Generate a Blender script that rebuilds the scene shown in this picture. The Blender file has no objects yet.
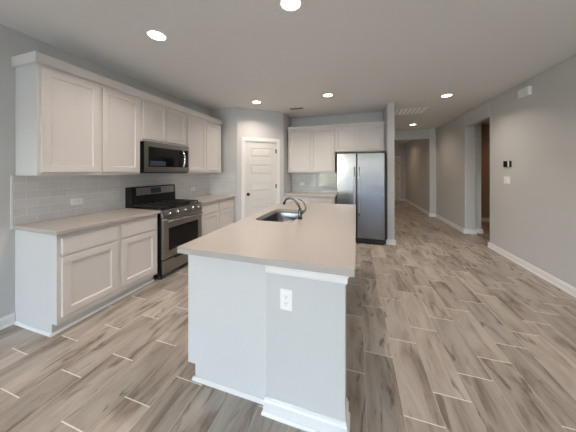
import bpy, bmesh, math, random
from mathutils import Matrix, Vector

S = bpy.context.scene
COL = S.collection
PI = math.pi

# ------------------------------------------------------------------ camera
TH = math.radians(17.3)
cam = bpy.data.cameras.new('camera')
cam.sensor_width = 36.0
cam.lens = 218.6 / 576 * 36
cam.shift_y = -(216 - 171) / 576
cam.clip_start = 0.02
cam.clip_end = 500
co = bpy.data.objects.new('camera', cam)
co.location = (0, 0, 1.42)
co.rotation_euler = (PI / 2, 0, TH)
COL.objects.link(co)
S.camera = co

# ------------------------------------------------------------------ colour management
S.view_settings.view_transform = 'Standard'
S.view_settings.look = 'None'
S.view_settings.gamma = 1.0
S.view_settings.use_curve_mapping = False
S.view_settings.exposure = 0.58
S.cycles.use_denoising = True
S.cycles.max_bounces = 14
S.cycles.diffuse_bounces = 8
S.cycles.sample_clamp_indirect = 8.0

# ------------------------------------------------------------------ sky
SKY_STRENGTH = 4.2
w = bpy.data.worlds.new('sky')
S.world = w
w.use_nodes = True
wn, wl = w.node_tree.nodes, w.node_tree.links
wn.clear()
sky = wn.new('ShaderNodeTexSky')
sky.sky_type = 'NISHITA'
sky.sun_disc = False
sky.sun_elevation = math.radians(52)
sky.sun_rotation = math.radians(200)
sky.air_density = 1.0
sky.dust_density = 1.3
bg = wn.new('ShaderNodeBackground')
bg.inputs['Strength'].default_value = SKY_STRENGTH
wo = wn.new('ShaderNodeOutputWorld')
wl.new(sky.outputs[0], bg.inputs[0])
wl.new(bg.outputs[0], wo.inputs[0])

SUN_W = 75.0
sl = bpy.data.lights.new('sun', 'SUN')
sl.energy = SUN_W
sl.angle = math.radians(0.6)
sl.color = (1.0, 0.98, 0.95)
so = bpy.data.objects.new('sun', sl)
so.rotation_euler = (math.radians(-32), 0, math.radians(-12))
COL.objects.link(so)

LAMP_W = 7.0                     # watts of each recessed downlight
LAMP_C = (1.0, 0.86, 0.75)
HALL_W = 3.0
CEIL = 2.74

# window openings in the wall behind the camera
YF = -7.0
WINS = [(-2.85, -1.3), (-1.05, 0.5), (0.75, 2.2)]
WZ0, WZ1 = 0.10, 2.45
ADDED_LWINS = [(-6.6, -5.4)]      # unseen window added in the left wall, behind the camera, for more daylight
for i, (a, b) in enumerate(WINS + ADDED_LWINS):
    L = bpy.data.lights.new('window_portal', 'AREA')
    L.shape = 'RECTANGLE'
    L.size = b - a
    L.size_y = WZ1 - WZ0
    L.cycles.is_portal = True
    o = bpy.data.objects.new('window_portal', L)
    if i < len(WINS):
        o.location = ((a + b) / 2, YF - 0.06, (WZ0 + WZ1) / 2)
        o.rotation_euler = (PI / 2, 0, 0)
    else:
        o.location = (-3.05 - 0.06, (a + b) / 2, (WZ0 + WZ1) / 2)
        o.rotation_euler = (PI / 2, 0, -PI / 2)
    COL.objects.link(o)


# ------------------------------------------------------------------ materials
def newmat(name):
    m = bpy.data.materials.new(name)
    m.use_nodes = True
    n = m.node_tree
    return m, n.nodes, n.links, n.nodes['Principled BSDF']


def sock(nodes, links, val):
    return val


def mth(nodes, links, op, a, b=None, c=None):
    n = nodes.new('ShaderNodeMath')
    n.operation = op
    for i, v in enumerate((a, b, c)):
        if v is None:
            continue
        if isinstance(v, (int, float)):
            n.inputs[i].default_value = v
        else:
            links.new(v, n.inputs[i])
    return n.outputs[0]


def mixc(nodes, links, fac, a, b):
    n = nodes.new('ShaderNodeMix')
    n.data_type = 'RGBA'
    for idx, v in ((0, fac), (6, a), (7, b)):
        if isinstance(v, (int, float)):
            n.inputs[idx].default_value = v
        elif isinstance(v, tuple):
            n.inputs[idx].default_value = v if len(v) == 4 else (*v, 1)
        else:
            links.new(v, n.inputs[idx])
    return n.outputs[2]


def paint(name, col, rough=0.6, bump=0.0, scale=60.0, metal=0.0, var=0.03, spec=0.5):
    m, n, l, p = newmat(name)
    geo = n.new('ShaderNodeNewGeometry')
    nz = n.new('ShaderNodeTexNoise')
    nz.inputs['Scale'].default_value = scale
    nz.inputs['Detail'].default_value = 3
    l.new(geo.outputs['Position'], nz.inputs['Vector'])
    dark = tuple(c * (1 - var) for c in col)
    lite = tuple(min(1, c * (1 + var)) for c in col)
    l.new(mixc(n, l, nz.outputs[0], dark, lite), p.inputs['Base Color'])
    p.inputs['Roughness'].default_value = rough
    p.inputs['Metallic'].default_value = metal
    p.inputs['Specular IOR Level'].default_value = spec
    if bump:
        b = n.new('ShaderNodeBump')
        b.inputs['Strength'].default_value = bump
        b.inputs['Distance'].default_value = 0.002
        l.new(nz.outputs[0], b.inputs['Height'])
        l.new(b.outputs[0], p.inputs['Normal'])
    return m


def emit(name, col, s):
    m, n, l, p = newmat(name)
    p.inputs['Base Color'].default_value = (0.8, 0.8, 0.8, 1)
    p.inputs['Emission Color'].default_value = (*col, 1)
    p.inputs['Emission Strength'].default_value = s
    return m


def steel(name, col=(0.62, 0.62, 0.63), rough=0.28, vertical=True, mix=0.06):
    m, n, l, p = newmat(name)
    geo = n.new('ShaderNodeNewGeometry')
    mp = n.new('ShaderNodeMapping')
    mp.inputs['Scale'].default_value = (400, 400, 4) if vertical else (4, 4, 400)
    l.new(geo.outputs['Position'], mp.inputs['Vector'])
    nz = n.new('ShaderNodeTexNoise')
    nz.inputs['Scale'].default_value = 1.0
    nz.inputs['Detail'].default_value = 2
    l.new(mp.outputs[0], nz.inputs['Vector'])
    dark = tuple(c * (1 - mix) for c in col)
    lite = tuple(min(1, c * (1 + mix)) for c in col)
    l.new(mixc(n, l, nz.outputs[0], dark, lite), p.inputs['Base Color'])
    p.inputs['Metallic'].default_value = 1.0
    p.inputs['Roughness'].default_value = rough
    return m


def floor_mat():
    m, n, l, p = newmat('wood_look_floor_tile')
    W, LN, ST = 0.207, 0.62, 0.2055
    geo = n.new('ShaderNodeNewGeometry')
    sp = n.new('ShaderNodeSeparateXYZ')
    l.new(geo.outputs['Position'], sp.inputs[0])
    X, Y = sp.outputs[0], sp.outputs[1]
    xs = mth(n, l, 'DIVIDE', mth(n, l, 'SUBTRACT', X, 0.265), W)
    ci = mth(n, l, 'FLOOR', xs)
    ys = mth(n, l, 'DIVIDE', mth(n, l, 'SUBTRACT', mth(n, l, 'SUBTRACT', Y, 1.412), mth(n, l, 'MULTIPLY', ci, ST)), LN)
    ri = mth(n, l, 'FLOOR', ys)
    fx = mth(n, l, 'SUBTRACT', xs, ci)
    fy = mth(n, l, 'SUBTRACT', ys, ri)
    ex = mth(n, l, 'MULTIPLY', mth(n, l, 'MINIMUM', fx, mth(n, l, 'SUBTRACT', 1.0, fx)), W)
    ey = mth(n, l, 'MULTIPLY', mth(n, l, 'MINIMUM', fy, mth(n, l, 'SUBTRACT', 1.0, fy)), LN)
    gx = mth(n, l, 'LESS_THAN', ex, 0.0014)
    gy = mth(n, l, 'LESS_THAN', ey, 0.0030)
    idv = n.new('ShaderNodeCombineXYZ')
    l.new(ci, idv.inputs[0])
    l.new(ri, idv.inputs[1])
    wn_ = n.new('ShaderNodeTexWhiteNoise')
    wn_.noise_dimensions = '3D'
    l.new(idv.outputs[0], wn_.inputs['Vector'])
    rnd = wn_.outputs['Value']
    # grain coordinates: stretched along y, shifted per tile
    gv = n.new('ShaderNodeCombineXYZ')
    l.new(mth(n, l, 'MULTIPLY', X, 7.5), gv.inputs[0])
    l.new(mth(n, l, 'MULTIPLY', Y, 1.5), gv.inputs[1])
    l.new(mth(n, l, 'MULTIPLY', rnd, 61.0), gv.inputs[2])
    n1 = n.new('ShaderNodeTexNoise')
    n1.inputs['Scale'].default_value = 1.0
    n1.inputs['Detail'].default_value = 5
    n1.inputs['Roughness'].default_value = 0.62
    n1.inputs['Distortion'].default_value = 0.5
    l.new(gv.outputs[0], n1.inputs['Vector'])
    gv2 = n.new('ShaderNodeCombineXYZ')
    l.new(mth(n, l, 'MULTIPLY', X, 9.0), gv2.inputs[0])
    l.new(mth(n, l, 'MULTIPLY', Y, 2.2), gv2.inputs[1])
    l.new(mth(n, l, 'ADD', mth(n, l, 'MULTIPLY', rnd, 37.0), 5.0), gv2.inputs[2])
    n2 = n.new('ShaderNodeTexNoise')
    n2.inputs['Scale'].default_value = 1.0
    n2.inputs['Detail'].default_value = 3
    n2.inputs['Distortion'].default_value = 1.6
    l.new(gv2.outputs[0], n2.inputs['Vector'])
    gv3 = n.new('ShaderNodeCombineXYZ')
    l.new(mth(n, l, 'MULTIPLY', X, 90.0), gv3.inputs[0])
    l.new(mth(n, l, 'MULTIPLY', Y, 5.0), gv3.inputs[1])
    l.new(mth(n, l, 'MULTIPLY', rnd, 19.0), gv3.inputs[2])
    n3 = n.new('ShaderNodeTexNoise')
    n3.inputs['Scale'].default_value = 1.0
    n3.inputs['Detail'].default_value = 2
    l.new(gv3.outputs[0], n3.inputs['Vector'])
    r1 = n.new('ShaderNodeValToRGB')
    e = r1.color_ramp.elements
    e[0].position = 0.32
    e[0].color = (0.205, 0.165, 0.13, 1)
    e[1].position = 0.62
    e[1].color = (0.51, 0.465, 0.405, 1)
    k = e.new(0.44)
    k.color = (0.39, 0.338, 0.282, 1)
    l.new(n1.outputs[0], r1.inputs[0])
    r2 = n.new('ShaderNodeValToRGB')
    e = r2.color_ramp.elements
    e[0].position = 0.31
    e[0].color = (1, 1, 1, 1)
    e[1].position = 0.41
    e[1].color = (0, 0, 0, 1)
    l.new(n2.outputs[0], r2.inputs[0])
    c = mixc(n, l, mth(n, l, 'MULTIPLY', r2.outputs[0], 0.72), r1.outputs[0], (0.115, 0.078, 0.055))
    c = mixc(n, l, mth(n, l, 'MULTIPLY', mth(n, l, 'SUBTRACT', n3.outputs[0], 0.5), 0.7), c, (0.42, 0.36, 0.30))
    br = mth(n, l, 'ADD', 0.74, mth(n, l, 'MULTIPLY', rnd, 0.32))
    hs = n.new('ShaderNodeHueSaturation')
    l.new(c, hs.inputs['Color'])
    l.new(br, hs.inputs['Value'])
    c = mixc(n, l, mth(n, l, 'MULTIPLY', gx, 0.85), hs.outputs[0], (0.58, 0.53, 0.47))
    c = mixc(n, l, gy, c, (0.78, 0.74, 0.68))
    l.new(c, p.inputs['Base Color'])
    l.new(mth(n, l, 'ADD', 0.34, mth(n, l, 'MULTIPLY', n1.outputs[0], 0.14)), p.inputs['Roughness'])
    p.inputs['Specular IOR Level'].default_value = 0.4
    b = n.new('ShaderNodeBump')
    b.inputs['Strength'].default_value = 0.12
    b.inputs['Distance'].default_value = 0.001
    l.new(n3.outputs[0], b.inputs['Height'])
    l.new(b.outputs[0], p.inputs['Normal'])
    return m


def tile_mat(axis):
    m, n, l, p = newmat('grey_subway_tile')
    geo = n.new('ShaderNodeNewGeometry')
    sp = n.new('ShaderNodeSeparateXYZ')
    l.new(geo.outputs['Position'], sp.inputs[0])
    cb = n.new('ShaderNodeCombineXYZ')
    l.new(mth(n, l, 'SUBTRACT', sp.outputs[axis], 1.264 if axis == 1 else -2.37), cb.inputs[0])
    l.new(mth(n, l, 'SUBTRACT', sp.outputs[2], 0.914), cb.inputs[1])
    bt = n.new('ShaderNodeTexBrick')
    bt.offset = 0.5
    bt.inputs['Scale'].default_value = 1.0
    bt.inputs['Brick Width'].default_value = 0.157
    bt.inputs['Row Height'].default_value = 0.0785
    bt.inputs['Mortar Size'].default_value = 0.0013
    bt.inputs['Mortar Smooth'].default_value = 0.1
    bt.inputs['Color1'].default_value = (0.64, 0.64, 0.645, 1)
    bt.inputs['Color2'].default_value = (0.69, 0.69, 0.69, 1)
    bt.inputs['Mortar'].default_value = (0.88, 0.88, 0.87, 1)
    l.new(cb.outputs[0], bt.inputs['Vector'])
    l.new(bt.outputs['Color'], p.inputs['Base Color'])
    l.new(mth(n, l, 'ADD', 0.045, mth(n, l, 'MULTIPLY', bt.outputs['Fac'], 0.6)), p.inputs['Roughness'])
    b = n.new('ShaderNodeBump')
    b.invert = True
    b.inputs['Strength'].default_value = 0.4
    b.inputs['Distance'].default_value = 0.001
    l.new(bt.outputs['Fac'], b.inputs['Height'])
    l.new(b.outputs[0], p.inputs['Normal'])
    return m


def quartz_mat():
    m, n, l, p = newmat('beige_quartz')
    geo = n.new('ShaderNodeNewGeometry')
    nz = n.new('ShaderNodeTexNoise')
    nz.inputs['Scale'].default_value = 220
    nz.inputs['Detail'].default_value = 4
    l.new(geo.outputs['Position'], nz.inputs['Vector'])
    l.new(mixc(n, l, nz.outputs[0], (0.43, 0.393, 0.36), (0.51, 0.472, 0.44)), p.inputs['Base Color'])
    p.inputs['Roughness'].default_value = 0.22
    return m


def glass_mat(name, tint):
    m = bpy.data.materials.new(name)
    m.use_nodes = True
    n, l = m.node_tree.nodes, m.node_tree.links
    n.clear()
    t = n.new('ShaderNodeBsdfTransparent')
    t.inputs[0].default_value = (*tint, 1)
    g = n.new('ShaderNodeBsdfGlossy')
    g.inputs['Roughness'].default_value = 0.02
    mx = n.new('ShaderNodeMixShader')
    mx.inputs[0].default_value = 0.06
    o = n.new('ShaderNodeOutputMaterial')
    l.new(t.outputs[0], mx.inputs[1])
    l.new(g.outputs[0], mx.inputs[2])
    l.new(mx.outputs[0], o.inputs[0])
    return m


M = {
    'wall': paint('grey_wall_paint', (0.59, 0.592, 0.587), 0.75, 0.15, 180),
    'ceil': paint('ceiling_paint', (0.79, 0.79, 0.78), 0.9, 0.25, 120),
    'trim': paint('white_trim_paint', (0.82, 0.81, 0.80), 0.35),
    'cab': paint('white_cabinet_paint', (0.70, 0.67, 0.65), 0.38, var=0.015),
    'panel': paint('white_end_panel_paint', (0.645, 0.645, 0.64), 0.4, var=0.015),
    'duct_shade': paint('duct_shade_paint', (0.03, 0.03, 0.03), 0.8),
    'floor': floor_mat(),
    'tileY': tile_mat(1),
    'tileX': tile_mat(0),
    'quartz': quartz_mat(),
    'steel': steel('brushed_steel', (0.27, 0.27, 0.28), 0.19, True),
    'steel_h': steel('brushed_steel_horizontal', (0.33, 0.315, 0.30), 0.28, False),
    'chrome': steel('polished_chrome', (0.75, 0.75, 0.76), 0.10, True, 0.01),
    'nickel': steel('dark_polished_nickel', (0.13, 0.125, 0.12), 0.16, True, 0.02),
    'black': paint('black_enamel', (0.012, 0.012, 0.013), 0.22, var=0.1, spec=0.3),
    'black_matte': paint('black_plastic', (0.02, 0.02, 0.021), 0.5, var=0.1),
    'iron': paint('cast_iron', (0.018, 0.018, 0.018), 0.65, 0.3, 300, var=0.2),
    'black_glass': paint('black_oven_glass', (0.008, 0.008, 0.009), 0.06, var=0.1, spec=0.25),
    'display': paint('dark_blue_display', (0.04, 0.055, 0.08), 0.12, var=0.05),
    'plastic': paint('white_plastic', (0.90, 0.90, 0.89), 0.35, var=0.01),
    'slot': paint('socket_slot', (0.06, 0.06, 0.06), 0.6),
    'bronze': paint('oil_rubbed_bronze', (0.03, 0.025, 0.022), 0.3, metal=0.8, var=0.1),
    'door': paint('white_door_paint', (0.72, 0.71, 0.69), 0.4, var=0.015),
    'brown': paint('warm_lit_room_paint', (0.36, 0.27, 0.21), 0.75),  # brown is warm lamp light put into the wall colour
    'glass': glass_mat('window_glass', (0.94, 0.95, 0.96)),
    'dimming_glass': glass_mat('daylight_dimming_glass', (0.34, 0.355, 0.385)),  # tint invented for two unseen panes, holds daylight off island and refrigerator
    'lamp': emit('lamp_diffuser', (1.0, 0.93, 0.82), 9.0),
    'grass': paint('lawn_grass', (0.13, 0.16, 0.07), 0.9, 0.6, 40, var=0.45),
    'fence': paint('weathered_fence_wood', (0.30, 0.25, 0.20), 0.8, 0.3, 12, var=0.25),
    'concrete': paint('patio_concrete', (0.50, 0.49, 0.47), 0.85, 0.2, 30, var=0.08),
}


# ------------------------------------------------------------------ mesh helpers
def box(bm, x0, x1, y0, y1, z0, z1):
    v = [bm.verts.new((x, y, z)) for z in (z0, z1) for y in (y0, y1) for x in (x0, x1)]
    for f in ((0, 2, 3, 1), (4, 5, 7, 6), (0, 1, 5, 4), (2, 6, 7, 3), (0, 4, 6, 2), (1, 3, 7, 5)):
        bm.faces.new([v[i] for i in f])
    return bm


def B(*boxes):
    bm = bmesh.new()
    for b in boxes:
        box(bm, *b)
    return bm


def prism(bm, pts, h0, h1, axis='x'):
    """Extrude a closed 2D outline along an axis; pts are the two other coordinates in xyz order."""
    def P(p, h):
        if axis == 'x':
            return (h, p[0], p[1])
        if axis == 'y':
            return (p[0], h, p[1])
        return (p[0], p[1], h)
    a = [bm.verts.new(P(p, h0)) for p in pts]
    b = [bm.verts.new(P(p, h1)) for p in pts]
    k = len(pts)
    bm.faces.new(a)
    bm.faces.new(b[::-1])
    for i in range(k):
        j = (i + 1) % k
        bm.faces.new((a[i], b[i], b[j], a[j]))
    return bm


def tube(bm, pts, r, seg=12, radii=None):
    pts = [Vector(p) for p in pts]
    rings = []
    up = None
    for i, p in enumerate(pts):
        t = (pts[min(i + 1, len(pts) - 1)] - pts[max(i - 1, 0)]).normalized()
        if up is None:
            up = Vector((0, 0, 1)) if abs(t.z) < 0.9 else Vector((1, 0, 0))
        a = t.cross(up).normalized()
        up = a.cross(t).normalized()
        rr = radii[i] if radii else r
        rings.append([bm.verts.new(p + (a * math.cos(2 * PI * k / seg) + up * math.sin(2 * PI * k / seg)) * rr) for k in range(seg)])
    for q in range(len(rings) - 1):
        for k in range(seg):
            j = (k + 1) % seg
            bm.faces.new((rings[q][k], rings[q][j], rings[q + 1][j], rings[q + 1][k]))
    bm.faces.new(rings[0][::-1])
    bm.faces.new(rings[-1])
    return bm


def lathe(bm, prof, seg=32, c=(0, 0, 0), axis='z'):
    rings = []
    for r, z in prof:
        ring = []
        for k in range(seg):
            a = 2 * PI * k / seg
            x, y = r * math.cos(a), r * math.sin(a)
            v = (x, y, z) if axis == 'z' else ((x, z, y) if axis == 'y' else (z, x, y))
            ring.append(bm.verts.new((v[0] + c[0], v[1] + c[1], v[2] + c[2])))
        rings.append(ring)
    for q in range(len(rings) - 1):
        for k in range(seg):
            j = (k + 1) % seg
            bm.faces.new((rings[q][k], rings[q][j], rings[q + 1][j], rings[q + 1][k]))
    if prof[0][0] > 1e-6:
        bm.faces.new(rings[0][::-1])
    if prof[-1][0] > 1e-6:
        bm.faces.new(rings[-1])
    bmesh.ops.remove_doubles(bm, verts=bm.verts, dist=1e-6)
    return bm


def obj(name, bm, mat, parent=None, bevel=0.0, smooth=False, segs=2):
    bmesh.ops.recalc_face_normals(bm, faces=bm.faces)
    me = bpy.data.meshes.new(name)
    bm.to_mesh(me)
    bm.free()
    o = bpy.data.objects.new(name, me)
    COL.objects.link(o)
    me.materials.append(M[mat] if isinstance(mat, str) else mat)
    if parent:
        o.parent = parent
    if bevel:
        b = o.modifiers.new('bevel', 'BEVEL')
        b.width = bevel
        b.segments = segs
        b.limit_method = 'ANGLE'
        b.angle_limit = math.radians(40)
    if smooth:
        for f in me.polygons:
            f.use_smooth = True
    return o


def tag(o, label, cat, group=None):
    o['label'] = label
    o['category'] = cat
    if group:
        o['group'] = group
    return o


def thing(name, label, cat, loc=(0, 0, 0), rz=0.0, group=None):
    o = bpy.data.objects.new(name, None)
    o.empty_display_size = 0.1
    o.location = loc
    o.rotation_euler = (0, 0, rz)
    COL.objects.link(o)
    return tag(o, label, cat, group)


def struct(name, bm, mat, parent=None, bevel=0.0):
    o = obj(name, bm, mat, parent, bevel)
    if not parent:
        o['kind'] = 'structure'
    return o


def shaker(bm, x0, x1, z0, z1, yf, t=0.02, rail=0.06, rec=0.011):
    """Recessed-panel door: front at y = yf (faces -y), back at yf + t."""
    def ring(x0, x1, z0, z1, y):
        return [bm.verts.new(p) for p in ((x0, y, z0), (x1, y, z0), (x1, y, z1), (x0, y, z1))]
    e = 0.003
    back = ring(x0, x1, z0, z1, yf + t)
    side = ring(x0, x1, z0, z1, yf + e)
    fr = ring(x0 + e, x1 - e, z0 + e, z1 - e, yf)
    i1 = ring(x0 + rail, x1 - rail, z0 + rail, z1 - rail, yf)
    i2 = ring(x0 + rail + 0.010, x1 - rail - 0.006, z0 + rail + 0.010, z1 - rail - 0.006, yf + rec)
    seq = [back, side, fr, i1, i2]
    for a, b in zip(seq, seq[1:]):
        for k in range(4):
            j = (k + 1) % 4
            bm.faces.new((a[k], a[j], b[j], b[k]))
    bm.faces.new(back[::-1])
    bm.faces.new(i2)
    return bm


# ------------------------------------------------------------------ setting: dimensions
XL, XR = -3.05, 2.37            # left and right walls
YP = 4.04                       # pantry wall facing the camera
PA = (-2.372, YP)
PB = (-1.555, 4.655)            # diagonal pantry wall runs PA -> PB
YB = 5.25                       # wall behind the refrigerator
XS0, XS1 = 0.575, 0.705         # wall stub beside the refrigerator
YS = 4.62
YH = 7.82                       # header across the hallway
YE = 11.6                       # hallway end
T = 0.12

struct('floor', B((-3.4, 6.2, YF - 0.15, YE + 0.3, -0.05, 0.0)), 'floor')
struct('ceiling', B((-3.4, 6.2, YF - 0.15, YE + 0.3, CEIL, CEIL + 0.06)), 'ceil')

lb = []
ys = [YF - T] + [v for wv in ADDED_LWINS for v in wv] + [YP + T]
for a, b in zip(ys[0::2], ys[1::2]):
    lb.append((XL - T, XL, a, b, 0, CEIL))
for a, b in ADDED_LWINS:
    lb.append((XL - T, XL, a, b, 0, WZ0))
    lb.append((XL - T, XL, a, b, WZ1, CEIL))
struct('wall_left', B(*lb), 'wall')
struct('wall_pantry', B((XL, PA[0], YP, YP + T, 0, CEIL)), 'wall')
# diagonal wall: two piers and a header around the door opening
ex, ey = PB[0] - PA[0], PB[1] - PA[1]
DL = math.hypot(ex, ey)
DA = math.atan2(ey, ex)
diag = struct('wall_pantry_diagonal', B((0, 0.157, 0, T, 0, CEIL), (0.863, DL, 0, T, 0, CEIL), (0.157, 0.863, 0, T, 2.075, CEIL)), 'wall')
diag.location = (PA[0], PA[1], 0)
diag.rotation_euler = (0, 0, DA)
struct('wall_alcove_side', B((PB[0] - T, PB[0], PB[1], YB + T, 0, CEIL)), 'wall')
struct('wall_back', B((PB[0], XS0, YB, YB + T, 0, CEIL)), 'wall')
struct('wall_stub', B((XS0, XS1, YS, YE, 0, CEIL)), 'wall', bevel=0.012)
# right wall with the cased-less opening
OY0, OY1, OZ = 5.0, 5.96, 2.43
struct('wall_right', B((XR, XR + T, YF, OY0, 0, CEIL), (XR, XR + T, OY0, OY1, OZ, CEIL)), 'wall', bevel=0.012)
struct('wall_right_far', B((XR, 2.575, OY1, YH + T, 0, CEIL)), 'wall', bevel=0.012)
struct('wall_side_room_corner', B((2.575, 2.735, OY1 + 0.12, OY1 + 0.24, 0, CEIL)), 'wall', bevel=0.01)
struct('wall_side_room_back', B((2.575, 6.0, 7.55, 7.67, 0, CEIL)), 'brown')
struct('wall_side_room_right', B((5.9, 6.0, 3.3, 7.55, 0, CEIL)), 'brown')
struct('wall_side_room_front', B((XR + T, 5.9, 3.3, 3.42, 0, CEIL)), 'brown')
struct('wall_hall_header', B((XS1, 2.19, YH, YH + T, 2.42, CEIL), (2.19, XR, YH, YH + T, 0, CEIL)), 'wall', bevel=0.01)
struct('wall_hall_right', B((2.25, 2.37, YH + T, YE, 0, CEIL)), 'wall')
struct('wall_hall_end', B((XS1, 2.6, YE, YE + T, 0, CEIL)), 'wall')

# wall behind the camera with three windows
fb = []
xs = [XL] + [v for wv in WINS for v in wv] + [XR]
for a, b in zip(xs[0::2], xs[1::2]):
    fb.append((a, b, YF - T, YF, 0, CEIL))
for a, b in WINS:
    fb.append((a, b, YF - T, YF, 0, WZ0))
    fb.append((a, b, YF - T, YF, WZ1, CEIL))
struct('wall_front', B(*fb), 'wall')
for i, (a, b) in enumerate(WINS + ADDED_LWINS):
    wm, hw, zm = (a + b) / 2, (b - a) / 2, (WZ0 + WZ1) / 2
    f = struct('window_%d' % (i + 1), B((-hw, -hw + 0.045, -T, 0.012, WZ0, WZ1), (hw - 0.045, hw, -T, 0.012, WZ0, WZ1),
               (-hw, hw, -T, 0.012, WZ1 - 0.045, WZ1), (-hw - 0.03, hw + 0.03, -T, 0.05, WZ0 - 0.02, WZ0 + 0.03)), 'trim', bevel=0.003)
    obj('sash', B((-hw + 0.045, hw - 0.045, -0.08, -0.045, zm - 0.02, zm + 0.02), (-hw + 0.045, -hw + 0.075, -0.08, -0.045, WZ0 + 0.03, WZ1 - 0.045),
        (hw - 0.075, hw - 0.045, -0.08, -0.045, WZ0 + 0.03, WZ1 - 0.045)), 'trim', f)
    obj('pane', B((-hw + 0.075, hw - 0.075, -0.066, -0.060, WZ0 + 0.03, zm - 0.02), (-hw + 0.075, hw - 0.075, -0.066, -0.060, zm + 0.02, WZ1 - 0.045)), 'dimming_glass' if i in (1, 2) else 'glass', f)
    f.location = (wm, YF, 0) if i < len(WINS) else (XL, wm, 0)
    f.rotation_euler = (0, 0, 0 if i < len(WINS) else -PI / 2)

# outdoors, seen only through the windows' reflections
struct('ground', B((-40, 40, -60, 40, -0.25, -0.12)), 'grass')
struct('patio_slab', B((-6, 6, -15.0, YF - 0.15, -0.12, -0.04)), 'concrete')
fbm = bmesh.new()
for k in range(80):
    x = -12.6 + k * 0.3
    box(fbm, x, x + 0.285, -34.0, -33.98, -0.12, 1.9 + 0.01 * ((k * 7) % 3))
struct('wall_yard_fence', fbm, 'fence')

# ------------------------------------------------------------------ baseboards
BP = [(0, 0), (0.024, 0), (0.024, 0.010), (0.020, 0.018), (0.014, 0.022), (0.014, 0.074), (0.009, 0.084), (0.009, 0.092), (0.004, 0.098), (0, 0.098)]


def base_run(name, p0, p1, parent=None):
    """Profiled baseboard from p0 to p1; the room lies to the right of the run."""
    bm = bmesh.new()
    d = Vector((p1[0] - p0[0], p1[1] - p0[1], 0))
    L = d.length
    prism(bm, [(-a, b) for a, b in BP], 0, L, 'x')
    o = struct(name, bm, 'trim', parent)
    o.location = (p0[0], p0[1], 0)
    o.rotation_euler = (0, 0, math.atan2(d.y, d.x))
    return o


base_run('baseboard_left', (XL, YF), (XL, 1.19))
base_run('baseboard_right', (XR, OY0 + 0.02), (XR, YF))
base_run('baseboard_right_return', (XR + T, OY0), (XR - 0.02, OY0)).rotation_euler = (0, 0, PI)
base_run('baseboard_right_far', (XR, YH), (XR, OY1 - 0.02))
base_run('baseboard_right_far_end', (XR - 0.024, OY1), (2.590, OY1))
base_run('baseboard_side_room_corner', (2.575, OY1 + 0.12), (2.758, OY1 + 0.12))
base_run('baseboard_side_room', (2.575, 7.55), (5.9, 7.55))
base_run('baseboard_stub', (XS0 - 0.02, YS), (XS1 + 0.024, YS))
base_run('baseboard_stub_right', (XS1, YS - 0.02), (XS1, YE))
base_run('baseboard_hall_jamb', (2.17, YH), (XR, YH))
base_run('baseboard_hall_right', (2.25, YE), (2.25, YH + T))
base_run('baseboard_hall_end', (2.03, YE), (2.25, YE))
base_run('baseboard_front', (XR, YF), (XL, YF))

# ------------------------------------------------------------------ pantry door in the diagonal wall
door = thing('door_1', 'white five-panel pantry door in the diagonal wall', 'door', (PA[0], PA[1], 0), DA)
door['kind'] = 'structure'
obj('door_casing', B((0.085, 0.157, -0.016, 0.0, 0, 2.13), (0.863, 0.935, -0.016, 0.0, 0, 2.13), (0.157, 0.863, -0.016, 0.0, 2.06, 2.13),
    (0.157, 0.168, -0.008, T, 0, 2.075), (0.852, 0.863, -0.008, T, 0, 2.075), (0.168, 0.852, -0.008, T, 2.062, 2.075)), 'trim', door, bevel=0.004)
bm = bmesh.new()
dx0, dx1, dz0, dz1, dy = 0.171, 0.849, 0.012, 2.058, 0.012
zs = [dz0]
for k in range(4, -1, -1):
    zs += [1.912 - 0.367 * k - 0.20, 1.912 - 0.367 * k]
zs.append(dz1)
px0, px1 = 0.280, 0.740
box(bm, dx0, px0, dy, dy + 0.035, dz0, dz1)
box(bm, px1, dx1, dy, dy + 0.035, dz0, dz1)
for a, b in zip(zs[0::2], zs[1::2]):
    box(bm, px0, px1, dy, dy + 0.035, a, b)
for a, b in zip(zs[1:-1:2], zs[2:-1:2]):
    box(bm, px0, px1, dy + 0.012, dy + 0.03, a, b)
    # raised field with sloped sides
    i0, i1, j0, j1 = px0 + 0.018, px1 - 0.018, a + 0.018, b - 0.018
    o_ = [bm.verts.new(p) for p in ((i0, dy + 0.012, j0), (i1, dy + 0.012, j0), (i1, dy + 0.012, j1), (i0, dy + 0.012, j1))]
    s_ = 0.02
    n_ = [bm.verts.new(p) for p in ((i0 + s_, dy + 0.003, j0 + s_), (i1 - s_, dy + 0.003, j0 + s_), (i1 - s_, dy + 0.003, j1 - s_), (i0 + s_, dy + 0.003, j1 - s_))]
    for k in range(4):
        bm.faces.new((o_[k], o_[(k + 1) % 4], n_[(k + 1) % 4], n_[k]))
    bm.faces.new(n_)
    bm.faces.new(o_[::-1])
leaf = obj('door_leaf', bm, 'door', door)
kb = bmesh.new()
lathe(kb, [(0.0, dy), (0.032, dy), (0.032, dy - 0.006), (0.012, dy - 0.012), (0.011, dy - 0.03), (0.024, dy - 0.038), (0.029, dy - 0.052), (0.022, dy - 0.064), (0, dy - 0.068)], 24, (0.232, 0, 0.925), 'y')
kn = obj('door_knob', kb, 'bronze', door, smooth=True)
kn['label'] = 'dark bronze knob'
for z in (1.857, 1.088, 0.30):
    hb = bmesh.new()
    tube(hb, [(0.853, -0.006, z - 0.045), (0.853, -0.006, z + 0.045)], 0.007, 10)
    box(hb, 0.838, 0.855, -0.004, 0.012, z - 0.043, z + 0.043)
    obj('hinge', hb, 'bronze', door)

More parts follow.
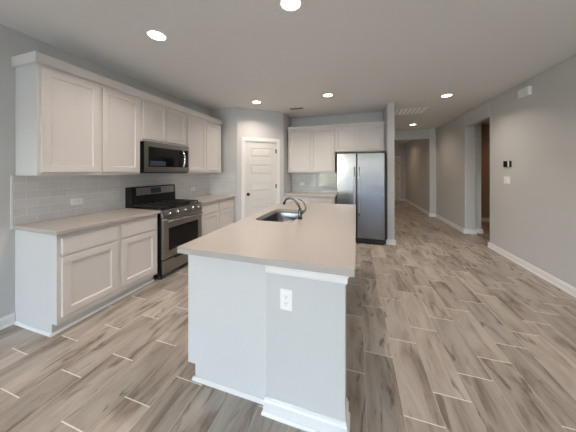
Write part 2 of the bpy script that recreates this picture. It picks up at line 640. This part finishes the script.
# hallway door at the far end
d2 = thing('door_2', 'plain door at the far end of the dim hallway', 'door', (1.21, YE, 0))
d2['kind'] = 'structure'
obj('door_casing', B((0.0, 0.06, -0.016, 0, 0, 2.13), (0.76, 0.82, -0.016, 0, 0, 2.13), (0.06, 0.76, -0.016, 0, 2.06, 2.13)), 'trim', d2, bevel=0.004)
bm = bmesh.new()
shaker(bm, 0.06, 0.76, 0.01, 2.06, -0.010, 0.01, 0.11, 0.006)
obj('door_leaf', bm, 'door', d2)
for z in (1.8, 1.05, 0.3):
    obj('hinge', B((0.745, 0.765, -0.02, -0.01, z - 0.045, z + 0.045)), 'bronze', d2)

# ------------------------------------------------------------------ cabinets
CABS = []


def base_cabinet(name, label, loc, rz, W, D, doors, drawers, H=0.877, toe=0.06, end_trim=True, plain=None):
    """Local frame: x across the front, +y to the wall, front of the box at y = 0."""
    t = thing(name, label, 'cabinet', loc, rz, None)
    bm = bmesh.new()
    prism(bm, [(0, 0.10), (0, H), (D, H), (D, 0), (toe, 0), (toe, 0.10)], 0, W, 'x')
    obj('cabinet_body', bm, 'panel', t)
    obj('face_frame', frame_bm(W, 0.10, H, doors, drawers), 'cab', t)
    for (a, b, z0, z1) in doors:
        bm = bmesh.new()
        shaker(bm, a, b, z0, z1, -0.022, 0.02)
        obj('door', bm, 'cab', t)
    for (a, b, z0, z1) in drawers:
        obj('drawer_front', B((a, b, -0.022, -0.002, z0, z1)), 'cab', t, bevel=0.003)
    q = 0.018
    bm = bmesh.new()
    prism(bm, [(toe - q, 0), (toe, 0), (toe, q), (toe - 0.006, q), (toe - q, 0.006)], -q if end_trim else 0, W, 'x')
    if end_trim:
        prism(bm, [(-q, 0), (0, 0), (0, q), (-0.006, q), (-q, 0.006)], toe, D, 'y')
    obj('shoe_molding', bm, 'trim', t)
    return t


def frame_bm(W, z0, z1, doors, drawers):
    bm = bmesh.new()
    box(bm, 0, W, -0.004, 0.0, z0, z1)
    return bm


XF = -2.445                      # left base cabinets: box front
LY0 = 1.195
base_cabinet('base_cabinet', 'white base cabinet with two drawers and two doors left of the stove', (XF, LY0, 0), PI / 2, 0.99, 0.605,
             [(0.030, 0.488, 0.155, 0.672), (0.532, 0.965, 0.155, 0.672)], [(0.030, 0.488, 0.69, 0.835), (0.532, 0.965, 0.69, 0.835)])
base_cabinet('base_cabinet', 'white base cabinet in the corner between stove and pantry wall', (XF, 2.985, 0), PI / 2, 1.05, 0.605,
             [(0.030, 0.505, 0.155, 0.672), (0.525, 1.0, 0.155, 0.672)], [(0.030, 0.505, 0.69, 0.835), (0.525, 1.0, 0.69, 0.835)], end_trim=False)
base_cabinet('base_cabinet', 'white base cabinet along the back wall beside the refrigerator', (PB[0] + 0.01, YB - 0.605, 0), 0, 1.13, 0.605,
             [(0.030, 0.55, 0.155, 0.672), (0.57, 1.10, 0.155, 0.672)], [(0.030, 0.55, 0.69, 0.835), (0.57, 1.10, 0.69, 0.835)], end_trim=False)


def wall_cabinet(label, loc, rz, W, z0, z1, doors, D=0.33, rail=0.06):
    t = thing('wall_cabinet', label, 'cabinet', loc, rz)
    obj('cabinet_body', B((0, W, 0, D - 0.002, z0, z1)), 'panel', t)
    obj('face_frame', B((0, W, -0.004, 0.0, z0, z1)), 'cab', t)
    for (a, b, c, d) in doors:
        bm = bmesh.new()
        shaker(bm, a, b, c, d, -0.022, 0.02, rail)
        obj('door', bm, 'cab', t)
    return t


XU = -2.718
UB = 1.378
wall_cabinet('tall white two-door wall cabinet left of the microwave', (XU, 1.195, 0), PI / 2, 0.968, UB, 2.385, [(0.022, 0.490, 1.408, 2.355), (0.520, 0.960, 1.408, 2.355)])
wall_cabinet('short white two-door wall cabinet directly above the microwave', (XU, 2.165, 0), PI / 2, 0.819, 1.825, 2.385, [(0.030, 0.405, 1.85, 2.355), (0.413, 0.792, 1.85, 2.355)], rail=0.05)
wall_cabinet('tall white two-door wall cabinet right of the microwave, next to the pantry corner', (XU, 2.985, 0), PI / 2, 0.985, UB, 2.385, [(0.022, 0.485, 1.408, 2.355), (0.497, 0.96, 1.408, 2.355)])
cr = bmesh.new()
prism(cr, [(XL + 0.002, 2.385), (XU + 0.024, 2.385), (XU + 0.030, 2.392), (XU + 0.036, 2.470), (XU + 0.030, 2.478), (XL + 0.002, 2.478)], 1.172, 3.985, 'y')
tag(obj('crown_molding', cr, 'cab'), 'white flat crown strip along the top of the cabinets above the stove', 'molding')

YU = 4.90
wall_cabinet('white two-door wall cabinet on the back wall left of the refrigerator', (-1.530, YU, 0), 0, 1.087, UB, 2.40, [(0.012, 0.540, 1.40, 2.385), (0.550, 1.075, 1.40, 2.385)], D=YB - YU)
wall_cabinet('short white two-door wall cabinet above the refrigerator', (-0.440, YU, 0), 0, 1.0, 1.83, 2.40, [(0.012, 0.462, 1.845, 2.385), (0.472, 0.985, 1.845, 2.385)], D=YB - YU)
cr = bmesh.new()
prism(cr, [(YU - 0.024, 2.40), (YB - 0.002, 2.40), (YB - 0.002, 2.448), (YU - 0.030, 2.448), (YU - 0.034, 2.44)], -1.540, 0.566, 'x')
tag(obj('crown_molding', cr, 'cab'), 'white crown strip along the top of the cabinets over the refrigerator', 'molding')

# ------------------------------------------------------------------ worktops and tile
CZ0, CZ1 = 0.877, 0.914
tag(obj('countertop', B((XL + 0.002, -2.402, 1.175, 2.200, CZ0, CZ1)), 'quartz', bevel=0.004), 'beige quartz countertop on the cabinet left of the stove', 'countertop')
tag(obj('countertop', B((XL + 0.002, -2.402, 2.972, YP - 0.002, CZ0, CZ1)), 'quartz', bevel=0.004), 'beige quartz countertop in the corner right of the stove', 'countertop')
tag(obj('countertop', B((PB[0] + 0.002, -0.40, 4.60, YB - 0.002, CZ0, CZ1)), 'quartz', bevel=0.004), 'beige quartz countertop against the back wall beside the refrigerator', 'countertop')
sp_ = struct('trim_1', B((XL, XL + 0.010, 1.178, YP, CZ1, UB - 0.001)), 'tileY')
struct('trim_2', B((XL + 0.010, -2.40, YP - 0.010, YP, CZ1, UB)), 'tileX')
struct('trim_3', B((PB[0], -0.42, YB - 0.010, YB, CZ1, UB - 0.001)), 'tileX')
struct('trim_4', B((XL, XL + 0.012, 1.166, 1.178, CZ0 - 0.0, UB)), 'trim')
struct('trim_5', B((PB[0], PB[0] + 0.010, 4.62, YB - 0.010, CZ1, UB - 0.001)), 'tileY')

# ------------------------------------------------------------------ kitchen island
isl = thing('kitchen_island', 'white kitchen island with grey end wall and outlet in the middle of the room', 'kitchen island', (-0.58, 2.3, 0))
IY0, IY1 = 1.24, 3.38
ix0, ix1, ixw = -1.11, -0.505, -0.055


def isle(name, bm, mat, bevel=0.0):
    o = obj(name, bm, mat, isl, bevel)
    o.matrix_parent_inverse = Matrix.Translation(Vector(isl.location)).inverted()
    return o


bm = bmesh.new()
prism(bm, [(ix0 + 0.002, 0.10), (ix0 + 0.002, CZ0), (ix1, CZ0), (ix1, 0), (ix0 + 0.062, 0), (ix0 + 0.062, 0.10)], IY0 + 0.018, 2.01, 'y')
prism(bm, [(ix0 + 0.002, 0.10), (ix0 + 0.002, 0.66), (ix1, 0.66), (ix1, 0), (ix0 + 0.062, 0), (ix0 + 0.062, 0.10)], 2.01, 2.82, 'y')
prism(bm, [(ix0 + 0.002, 0.10), (ix0 + 0.002, CZ0), (ix1, CZ0), (ix1, 0), (ix0 + 0.062, 0), (ix0 + 0.062, 0.10)], 2.82, IY1, 'y')
box(bm, ix0 + 0.002, ix0 + 0.02, 2.01, 2.82, 0.66, CZ0)
isle('cabinet_body', bm, 'cab')
bm = bmesh.new()
prism(bm, [(ix0, 0.10), (ix0, CZ0), (ix1 - 0.0, CZ0), (ix1 - 0.0, 0), (ix0 + 0.06, 0), (ix0 + 0.06, 0.10)], IY0, IY0 + 0.018, 'y')
isle('end_panel', bm, 'panel')
# doors and drawers on the working side (facing the stove)
yy = IY0 + 0.03
for wd in (0.45, 0.45, 0.6, 0.56):
    R = Matrix.Rotation(-PI / 2, 4, 'Z')
    for kind in ('door', 'drawer_front'):
        bm = bmesh.new()
        if kind == 'door':
            shaker(bm, 0, wd - 0.02, 0.155, 0.672, -0.020, 0.02)
        else:
            box(bm, 0, wd - 0.02, -0.020, 0.0, 0.69, 0.835)
        bmesh.ops.transform(bm, matrix=Matrix.Translation((ix0 + 0.002, yy + wd - 0.02, 0)) @ R, verts=bm.verts)
        isle(kind, bm, 'cab')
    yy += wd + 0.01
bm = bmesh.new()
prism(bm, [(IY0 - 0.018, 0), (IY0, 0), (IY0, 0.018), (IY0 - 0.006, 0.018), (IY0 - 0.018, 0.006)], ix0 + 0.045, ix1, 'x')
isle('shoe_molding', bm, 'trim')
# knee wall with two end wings under the seating overhang
WY0 = 1.19
kw = B((ix1, ixw, WY0, WY0 + 0.13, 0, CZ0), (ix1, -0.40, WY0 + 0.13, IY1 - 0.10, 0, CZ0), (ix1, ixw, IY1 - 0.10, IY1 + 0.03, 0, CZ0))
k = isle('knee_wall', kw, 'wall')
k['label'] = 'grey painted end wall'
bm = bmesh.new()
pf = [(-a, b) for a, b in BP]


def ring_prof(bm, path, prof):
    """Sweep a profile (out, z) round an open mitred path of (x, y); outward is to the right of travel."""
    rows = []
    n = len(path)
    for i, p in enumerate(path):
        p = Vector(p)
        d0 = (p - Vector(path[i - 1])).normalized() if i else (Vector(path[1]) - p).normalized()
        d1 = (Vector(path[i + 1]) - p).normalized() if i < n - 1 else d0
        n0 = Vector((d0.y, -d0.x))
        n1 = Vector((d1.y, -d1.x))
        m = (n0 + n1) / (1 + n0.dot(n1))
        rows.append([bm.verts.new((p.x + m.x * a, p.y + m.y * a, z)) for a, z in prof])
    k = len(prof)
    for a, b in zip(rows, rows[1:]):
        for q in range(k):
            r = (q + 1) % k
            bm.faces.new((a[q], a[r], b[r], b[q]))
    bm.faces.new(rows[0])
    bm.faces.new(rows[-1][::-1])


wing = [(ix1, WY0), (ixw, WY0), (ixw, WY0 + 0.13)]
ring_prof(bm, [(ix1, IY0 - 0.001)] + wing, [(a * 0.95, b) for a, b in BP])
isle('baseboard', bm, 'trim')
bm = bmesh.new()
ring_prof(bm, wing, [(0, 0.826), (0.008, 0.826), (0.012, 0.834), (0.014, 0.862), (0.020, 0.870), (0.020, CZ0), (0, CZ0)])
isle('cove_molding', bm, 'trim')
bm = bmesh.new()
ring_prof(bm, [(ixw, IY1 - 0.10), (ixw, IY1 + 0.03), (ix1, IY1 + 0.03)], BP)
isle('baseboard', bm, 'trim')

# island worktop with a rounded cut-out for the sink
SX0, SX1, SY0, SY1 = -1.015, -0.605, 2.05, 2.78


def rrect(x0, x1, y0, y1, r, seg=6):
    pts = []
    for cx, cy, a0 in ((x1 - r, y1 - r, 0), (x0 + r, y1 - r, 90), (x0 + r, y0 + r, 180), (x1 - r, y0 + r, 270)):
        for k in range(seg + 1):
            a = math.radians(a0 + 90 * k / seg)
            pts.append((cx + r * math.cos(a), cy + r * math.sin(a)))
    return pts


bm = bmesh.new()
outer = rrect(-1.140, -0.004, 1.165, 3.44, 0.012, 3)
inner = rrect(SX0, SX1, SY0, SY1, 0.07)
edges = []
for loop in (outer, inner):
    vs = [bm.verts.new((x, y, CZ1)) for x, y in loop]
    for i in range(len(vs)):
        edges.append(bm.edges.new((vs[i], vs[(i + 1) % len(vs)])))
bmesh.ops.triangle_fill(bm, use_beauty=True, use_dissolve=False, edges=edges)
r = bmesh.ops.extrude_face_region(bm, geom=list(bm.faces))
bmesh.ops.translate(bm, vec=(0, 0, CZ0 - CZ1), verts=[g for g in r['geom'] if isinstance(g, bmesh.types.BMVert)])
tag(obj('countertop', bm, 'quartz'), 'large beige quartz countertop on the white island, with a sink cut into it', 'countertop')

# sink
sk = thing('kitchen_sink', 'stainless steel undermount sink in the island countertop', 'sink', ((SX0 + SX1) / 2, (SY0 + SY1) / 2, CZ0 - 0.2))
bm = bmesh.new()
lp = []
for ins, z, rad in ((-0.02, CZ0 - 0.001, 0.08), (0.0, CZ0 - 0.001, 0.07), (0.004, CZ0 - 0.02, 0.07), (0.012, 0.71, 0.07), (0.04, 0.685, 0.06), (0.17, 0.680, 0.03)):
    lp.append([bm.verts.new((x, y, z)) for x, y in rrect(SX0 + ins, SX1 - ins, SY0 + ins, SY1 - ins, rad)])
for a, b in zip(lp, lp[1:]):
    for i in range(len(a)):
        j = (i + 1) % len(a)
        bm.faces.new((a[i], a[j], b[j], b[i]))
bm.faces.new(lp[-1])
o = obj('basin', bm, 'steel', sk, smooth=True)
o.matrix_parent_inverse = Matrix.Translation(Vector(sk.location)).inverted()
bm = bmesh.new()
lathe(bm, [(0, 0.683), (0.028, 0.683), (0.045, 0.688), (0.055, 0.684), (0.055, 0.680)], 24, ((SX0 + SX1) / 2, (SY0 + SY1) / 2, 0))
o = obj('drain', bm, 'chrome', sk, smooth=True)
o.matrix_parent_inverse = Matrix.Translation(Vector(sk.location)).inverted()

# faucet
fx, fy = -0.565, 2.235
fa = thing('faucet', 'dark gooseneck faucet with a lever behind the island sink', 'faucet', (fx, fy, CZ1))
bm = bmesh.new()
lathe(bm, [(0, 0), (0.028, 0), (0.028, 0.008), (0.022, 0.014), (0.019, 0.06), (0.017, 0.11), (0.012, 0.118), (0, 0.12)], 24)
obj('faucet_body', bm, 'nickel', fa, smooth=True)
def smooth_path(P, n=5):
    """Catmull-Rom points through P."""
    P = [Vector(p) for p in P]
    Q = [2 * P[0] - P[1]] + P + [2 * P[-1] - P[-2]]
    out = []
    for i in range(1, len(Q) - 2):
        for k in range(n):
            t = k / n
            a_, b_, c_, d_ = Q[i - 1], Q[i], Q[i + 1], Q[i + 2]
            out.append(0.5 * (2 * b_ + (c_ - a_) * t + (2 * a_ - 5 * b_ + 4 * c_ - d_) * t * t + (3 * b_ - a_ - 3 * c_ + d_) * t ** 3))
    out.append(P[-1])
    return out


bm = bmesh.new()
sp_pts = smooth_path([(0, 0, 0.08), (-0.008, 0, 0.130), (-0.045, 0, 0.180), (-0.095, 0, 0.212), (-0.145, 0, 0.205), (-0.172, 0, 0.170)])
tube(bm, sp_pts, 0.011, 14)
obj('spout', bm, 'nickel', fa, smooth=True)
bm = bmesh.new()
tube(bm, [sp_pts[-2], sp_pts[-1], sp_pts[-1] + Vector((-0.006, 0, -0.022))], 0.014, 14)
obj('spray_head', bm, 'nickel', fa, smooth=True)
bm = bmesh.new()
lp_ = smooth_path([(0.012, 0, 0.05), (0.048, 0.0, 0.085), (0.060, 0.002, 0.125), (0.040, 0.004, 0.170), (0.008, 0.006, 0.200), (-0.022, 0.008, 0.212)])
tube(bm, lp_, 0.007, 12, radii=[0.011 - 0.005 * k / (len(lp_) - 1) for k in range(len(lp_))])
obj('lever', bm, 'nickel', fa, smooth=True)

# ------------------------------------------------------------------ stove
RY0, RW = 2.208, 0.762
st = thing('stove', 'black and stainless freestanding gas stove between the base cabinets', 'stove', (-2.415, RY0, 0), PI / 2)
D = 0.625
obj('stove_body', B((0, RW, 0.0, D, 0.05, 0.905)), 'black', st, bevel=0.004)
obj('storage_drawer', B((0.012, RW - 0.012, -0.028, 0.0, 0.068, 0.245)), 'steel_h', st, bevel=0.006)
obj('drawer_grip', B((0.20, RW - 0.20, -0.034, -0.022, 0.222, 0.246)), 'black_matte', st, bevel=0.003)
bm = B((0.008, RW - 0.008, -0.034, 0.0, 0.262, 0.80))
od = obj('oven_door', bm, 'steel_h', st, bevel=0.006)
obj('oven_window', B((0.10, RW - 0.10, -0.037, -0.030, 0.36, 0.66)), 'black_glass', od, bevel=0.003)
bm = bmesh.new()
tube(bm, [(0.05, -0.075, 0.755), (RW - 0.05, -0.075, 0.755)], 0.013, 14)
for x in (0.075, RW - 0.075):
    tube(bm, [(x, -0.075, 0.755), (x, -0.03, 0.755)], 0.009, 10)
obj('oven_handle', bm, 'steel_h', od, smooth=True)
bm = bmesh.new()
prism(bm, [(-0.040, 0.806), (0.04, 0.806), (0.04, 0.905), (-0.012, 0.905)], 0.004, RW - 0.004, 'x')
obj('control_panel', bm, 'steel_h', st, bevel=0.003)
for x in (0.10, 0.235, 0.379, 0.523, 0.658):
    kb = bmesh.new()
    lathe(kb, [(0, -0.005), (0.024, -0.005), (0.024, -0.014), (0.019, -0.03), (0.017, -0.036), (0, -0.037)], 20, (0, 0, 0), 'y')
    box(kb, -0.003, 0.003, -0.040, -0.030, -0.017, 0.017)
    ko = obj('burner_knob', kb, 'chrome', st, bevel=0.001)
    ko.location = (x, -0.024, 0.853)
    ko.rotation_euler = (math.radians(-16), 0, 0)
obj('cooktop', B((0.0, RW, -0.012, D - 0.06, 0.905, 0.918)), 'black', st, bevel=0.004)
for gx in (0.02, 0.265, 0.51):
    gb = bmesh.new()
    x1 = gx + 0.228
    for a in ((gx, x1, 0.03, 0.042), (gx, x1, 0.515, 0.527), (gx, x1, 0.272, 0.284)):
        box(gb, a[0], a[1], a[2], a[3], 0.936, 0.952)
    for a in (gx, x1 - 0.012, gx + 0.108):
        box(gb, a, a + 0.012, 0.03, 0.527, 0.936, 0.952)
    for a in (gx, x1 - 0.012):
        for b in (0.03, 0.515):
            box(gb, a, a + 0.012, b, b + 0.012, 0.918, 0.94)
    obj('grate', gb, 'iron', st, bevel=0.002)
for (bx, by) in ((0.134, 0.155), (0.134, 0.40), (0.379, 0.278), (0.624, 0.155), (0.624, 0.40)):
    gb = bmesh.new()
    lathe(gb, [(0, 0.918), (0.048, 0.918), (0.046, 0.926), (0.036, 0.927), (0.036, 0.934), (0, 0.935)], 24, (bx, by, 0))
    obj('burner', gb, 'iron', st)
bm = bmesh.new()
prism(bm, [(D - 0.1250, 0.905), (D - 0.002, 0.905), (D - 0.002, 1.185), (D - 0.012, 1.195), (D - 0.0950, 1.195), (D - 0.1050, 1.185)], 0, RW, 'x')
bgd = obj('backguard', bm, 'black', st, bevel=0.004)
bm = bmesh.new()
prism(bm, [(D - 0.1160, 1.075), (D - 0.1000, 1.075), (D - 0.1000, 1.180), (D - 0.1085, 1.180)], 0.075, RW - 0.03, 'x')
obj('control_fascia', bm, 'steel_h', bgd)
bm = bmesh.new()
prism(bm, [(D - 0.1190, 1.088), (D - 0.1050, 1.088), (D - 0.1050, 1.168), (D - 0.1130, 1.168)], 0.30, 0.475, 'x')
obj('clock_display', bm, 'display', bgd)
for x in (0.03, RW - 0.05):
    for y in (0.03, D - 0.08):
        fb_ = bmesh.new()
        tube(fb_, [(x + 0.01, y, 0.0), (x + 0.01, y, 0.055)], 0.014, 10)
        obj('foot', fb_, 'black_matte', st)

# ------------------------------------------------------------------ microwave
mw = thing('microwave', 'stainless over-the-range microwave hung above the stove', 'microwave', (-2.703, 2.188, 1.393), PI / 2)
MWW, MH = 0.795, 0.425
obj('microwave_body', B((0.002, MWW - 0.002, -0.034, 0.34, 0, MH - 0.003)), 'black', mw, bevel=0.003)
fr = obj('front_frame', B((0, MWW, -0.048, -0.034, MH - 0.068, MH), (0, MWW, -0.048, -0.034, 0.015, 0.085), (0, 0.05, -0.048, -0.034, 0.085, MH - 0.068), (MWW - 0.02, MWW, -0.048, -0.034, 0.085, MH - 0.068)), 'steel_h', mw)
obj('door_glass', B((0.05, MWW - 0.02, -0.050, -0.036, 0.085, MH - 0.068)), 'black_glass', mw, bevel=0.002)
obj('keypad', B((0.075, 0.33, -0.0515, -0.048, 0.10, 0.165)), 'display', mw)
bm = bmesh.new()
hp = []
for k in range(11):
    q = k / 10
    hp.append((0.645, -0.050 - 0.05 * math.sin(PI * q) ** 0.6 - 0.002, 0.075 + 0.27 * q))
tube(bm, hp, 0.013, 12)
obj('door_handle', bm, 'chrome', mw, smooth=True)
obj('vent_strip', B((0.03, MWW - 0.03, -0.04, 0.1, -0.002, 0.016)), 'black_matte', mw)

# ------------------------------------------------------------------ refrigerator
FX0, FX1, FY = -0.372, 0.548, 4.50
rf = thing('refrigerator', 'stainless side-by-side refrigerator with black sides next to the wall end', 'refrigerator', ((FX0 + FX1) / 2, 4.9, 0))
cxr = (FX0 + FX1) / 2


def fr_obj(name, bm, mat, bevel=0.0, smooth=False, parent=rf):
    o = obj(name, bm, mat, parent, bevel, smooth)
    return o


X0, X1, XM = FX0 - cxr, FX1 - cxr, 0.012 - cxr
yo = -4.9
obj('fridge_body', B((X0 + 0.004, X1, FY + 0.085 + yo, YB - 0.03 + yo, 0.03, 1.765)), 'black_matte', rf, bevel=0.004)
ld = obj('door', B((X0, XM - 0.006, FY + yo, FY + 0.075 + yo, 0.105, 1.772)), 'steel', rf, bevel=0.010, segs=3)
rd = obj('door', B((XM + 0.006, X1 - 0.028, FY + yo, FY + 0.075 + yo, 0.105, 1.772)), 'steel', rf, bevel=0.010, segs=3)
obj('door_gasket', B((X0 + 0.01, X1 - 0.02, FY + 0.075 + yo, FY + 0.085 + yo, 0.11, 1.765)), 'black_matte', rf)
obj('gap_shade_strip', B((X1 - 0.028, X1, FY + 0.012 + yo, FY + 0.075 + yo, 0.105, 1.772)), 'black_matte', rd)  # black strip painted for the shade in the gap beside the wall stub
for d_, x in ((ld, XM - 0.045), (rd, XM + 0.045)):
    bm = bmesh.new()
    hp = []
    for k in range(13):
        q = k / 12
        hp.append((x, FY + yo - 0.004 - 0.055 * min(1, math.sin(PI * q) * 2.2), 0.55 + 0.95 * q))
    tube(bm, hp, 0.013, 12)
    obj('handle', bm, 'chrome', d_, smooth=True)
obj('toe_grille', B((X0 + 0.02, X1 - 0.02, FY + 0.02 + yo, FY + 0.09 + yo, 0.025, 0.098)), 'black_matte', rf, bevel=0.004)
for x in (X0 + 0.03, X1 - 0.06):
    obj('hinge_cover', B((x - 0.02, x + 0.05, FY + 0.02 + yo, FY + 0.14 + yo, 1.765, 1.795)), 'black_matte', rf, bevel=0.006)
for x in (X0 + 0.06, X1 - 0.06):
    for y in (FY + 0.12 + yo, YB - 0.12 + yo):
        b_ = bmesh.new()
        tube(b_, [(x, y, 0), (x, y, 0.032)], 0.02, 12)
        obj('foot', b_, 'black_matte', rf)


# ------------------------------------------------------------------ outlets, switch, thermostat, chime
def outlet(label, loc, rz, horizontal=False):
    t = thing('wall_outlet', label, 'outlet', loc, rz)
    pw, ph = (0.118, 0.076) if horizontal else (0.074, 0.118)
    obj('cover_plate', B((-pw / 2, pw / 2, -0.006, 0, -ph / 2, ph / 2)), 'plastic', t, bevel=0.003)
    for s in (-1, 1):
        c = (s * 0.02, 0) if horizontal else (0, s * 0.02)
        r_ = bmesh.new()
        lathe(r_, [(0, -0.009), (0.016, -0.009), (0.0165, -0.006)], 20, (c[0], 0, c[1]), 'y')
        rc = obj('socket', r_, 'plastic', t)
        sl = bmesh.new()
        for (dx, dz, w_, h_) in ((-0.006, 0.003, 0.0022, 0.008), (0.006, 0.003, 0.0022, 0.007), (0, -0.008, 0.0045, 0.0045)):
            if horizontal:
                dx, dz, w_, h_ = dz, dx, h_, w_
            box(sl, c[0] + dx - w_ / 2, c[0] + dx + w_ / 2, -0.0097, -0.008, c[1] + dz - h_ / 2, c[1] + dz + h_ / 2)
        obj('slots', sl, 'slot', rc)
    sc_ = bmesh.new()
    lathe(sc_, [(0, -0.0075), (0.003, -0.0075), (0.003, -0.006)], 10, (0, 0, 0), 'y')
    obj('screw', sc_, 'plastic', t)
    return t


outlet('white outlet on the grey end wall of the island', (-0.380, WY0, 0.686), 0)
outlet('white sideways outlet in the tile left of the stove', (XL + 0.010, 1.662, 1.073), PI / 2, True)
outlet('white sideways outlet in the tile right of the stove', (XL + 0.010, 3.52, 1.068), PI / 2, True)
outlet('white outlet in the tile behind the back counter', (-1.27, YB - 0.010, 1.10), 0, True)

sw = thing('light_switch', 'white double light switch on the right wall below the thermostat', 'light switch', (XR, 4.50, 1.27), -PI / 2)
obj('switch_plate', B((-0.075, 0.075, -0.006, 0, -0.06, 0.06)), 'plastic', sw, bevel=0.003)
for s in (-0.033, 0.033):
    bm = bmesh.new()
    prism(bm, [(-0.006, -0.034), (-0.008, 0.034), (-0.013, -0.034)], s - 0.016, s + 0.016, 'x')
    obj('rocker', bm, 'plastic', sw)
th = thing('thermostat', 'small dark-screened thermostat on the right wall', 'thermostat', (XR, 4.475, 1.535), -PI / 2)
obj('thermostat_case', B((-0.088, 0.088, -0.022, 0, -0.050, 0.050)), 'black_matte', th, bevel=0.006)
obj('screen', B((-0.080, 0.015, -0.024, -0.02, -0.045, 0.045)), 'black_glass', th, bevel=0.002)
obj('button_strip', B((0.025, 0.062, -0.024, -0.02, -0.046, 0.046)), 'plastic', th, bevel=0.002)
ch = tag(obj('door_chime', B((XR - 0.05, XR, 3.965, 4.175, 2.50, 2.63)), 'plastic', bevel=0.012), 'white rectangular door chime box high on the right wall', 'door chime')


# ------------------------------------------------------------------ ceiling vents
def vent(name, label, x0, x1, y0, y1, slats, along='x', wf=0.40):
    t = thing(name, label, 'vent', ((x0 + x1) / 2, (y0 + y1) / 2, CEIL))
    hx, hy = (x1 - x0) / 2, (y1 - y0) / 2
    f = 0.025
    obj('vent_frame', B((-hx, hx, -hy, -hy + f, -0.005, 0), (-hx, hx, hy - f, hy, -0.005, 0), (-hx, -hx + f, -hy + f, hy - f, -0.005, 0), (hx - f, hx, -hy + f, hy - f, -0.005, 0)), 'plastic', t)
    obj('duct_shade_sheet', B((-hx + f, hx - f, -hy + f, hy - f, -0.002, -0.0005)), 'duct_shade', t)  # dark sheet painted as the shade inside a duct, ceiling is solid
    sb = bmesh.new()
    for k in range(slats):
        if along == 'x':
            y = -hy + f + (2 * hy - 2 * f) * (k + 0.5) / slats
            wv = (2 * hy - 2 * f) / slats * wf
            prism(sb, [(y - wv, -0.002), (y + wv, -0.004), (y + wv, -0.005), (y - wv, -0.003)], -hx + f, hx - f, 'x')
        else:
            x = -hx + f + (2 * hx - 2 * f) * (k + 0.5) / slats
            wv = (2 * hx - 2 * f) / slats * wf
            prism(sb, [(x - wv, -0.002), (x + wv, -0.004), (x + wv, -0.005), (x - wv, -0.003)], -hy + f, hy - f, 'y')
    if slats:
        obj('louver_slats', sb, 'plastic', t)
    return t


vent('ceiling_vent', 'small white supply vent with dark slots in the kitchen ceiling', -1.37, -1.03, 4.36, 4.56, 2, wf=0.07)
rg = vent('ceiling_vent', 'large white return-air grille in the ceiling before the hallway', 0.79, 1.44, 5.18, 5.67, 0, 'y')
gb = bmesh.new()
for q in range(7):
    gx0 = -0.30 + q * 0.0857
    for k in range(17):
        gy = -0.218 + k * 0.0257
        prism(gb, [(gy, -0.002), (gy + 0.002, -0.002), (gy + 0.018, -0.012), (gy + 0.017, -0.013)], gx0 + 0.008, gx0 + 0.0777, 'x')
obj('louver_slats', gb, 'plastic', rg)


# ------------------------------------------------------------------ recessed lights
def downlight(label, x, y, watts, col=LAMP_C):
    t = thing('ceiling_light', label, 'ceiling light', (x, y, CEIL), 0, 'round recessed ceiling lights')
    bm = bmesh.new()
    lathe(bm, [(0.092, 0.0), (0.090, -0.006), (0.080, -0.010), (0.074, -0.006), (0.074, 0.0)], 36)
    obj('trim_ring', bm, 'plastic', t, smooth=True)
    bm = bmesh.new()
    lathe(bm, [(0, -0.004), (0.074, -0.004), (0.074, -0.001), (0, -0.001)], 36)
    obj('diffuser', bm, 'lamp', t)
    L = bpy.data.lights.new('lamp', 'AREA')
    L.shape = 'DISK'
    L.size = 0.14
    L.energy = watts
    L.color = col
    L.spread = math.radians(136)
    o = bpy.data.objects.new('lamp', L)
    o.location = (x, y, CEIL - 0.014)
    COL.objects.link(o)


downlight('recessed ceiling light nearest above the left wall cabinets', -1.85, 1.65, LAMP_W)
downlight('recessed ceiling light cut by the top edge, above the island', -0.49, 1.645, LAMP_W)
downlight('recessed ceiling light in front of the pantry door', -1.82, 3.81, LAMP_W)
downlight('recessed ceiling light in front of the refrigerator', -0.468, 3.83, LAMP_W)
downlight('recessed ceiling light near the right wall, before the return grille', 1.51, 4.47, LAMP_W)
downlight('recessed ceiling light beyond the return grille at the hallway header', 1.54, 6.98, LAMP_W * 0.5, (1.0, 0.74, 0.55))
downlight('recessed ceiling light out of sight in the far hallway', 1.50, 10.0, HALL_W, (1.0, 0.62, 0.36))
downlight('recessed ceiling light out of sight in the side room', 4.0, 6.6, HALL_W, (1.0, 0.50, 0.24))
downlight('added ceiling light out of frame, brightening the right wall beside the island', 1.51, 1.65, LAMP_W)  # unseen lamp, added because the right wall came out too dark
downlight('added ceiling light out of frame behind the camera, brightening the left wall', -1.85, -0.52, LAMP_W)  # second added lamp, out of view, lifts the left wall and end panels
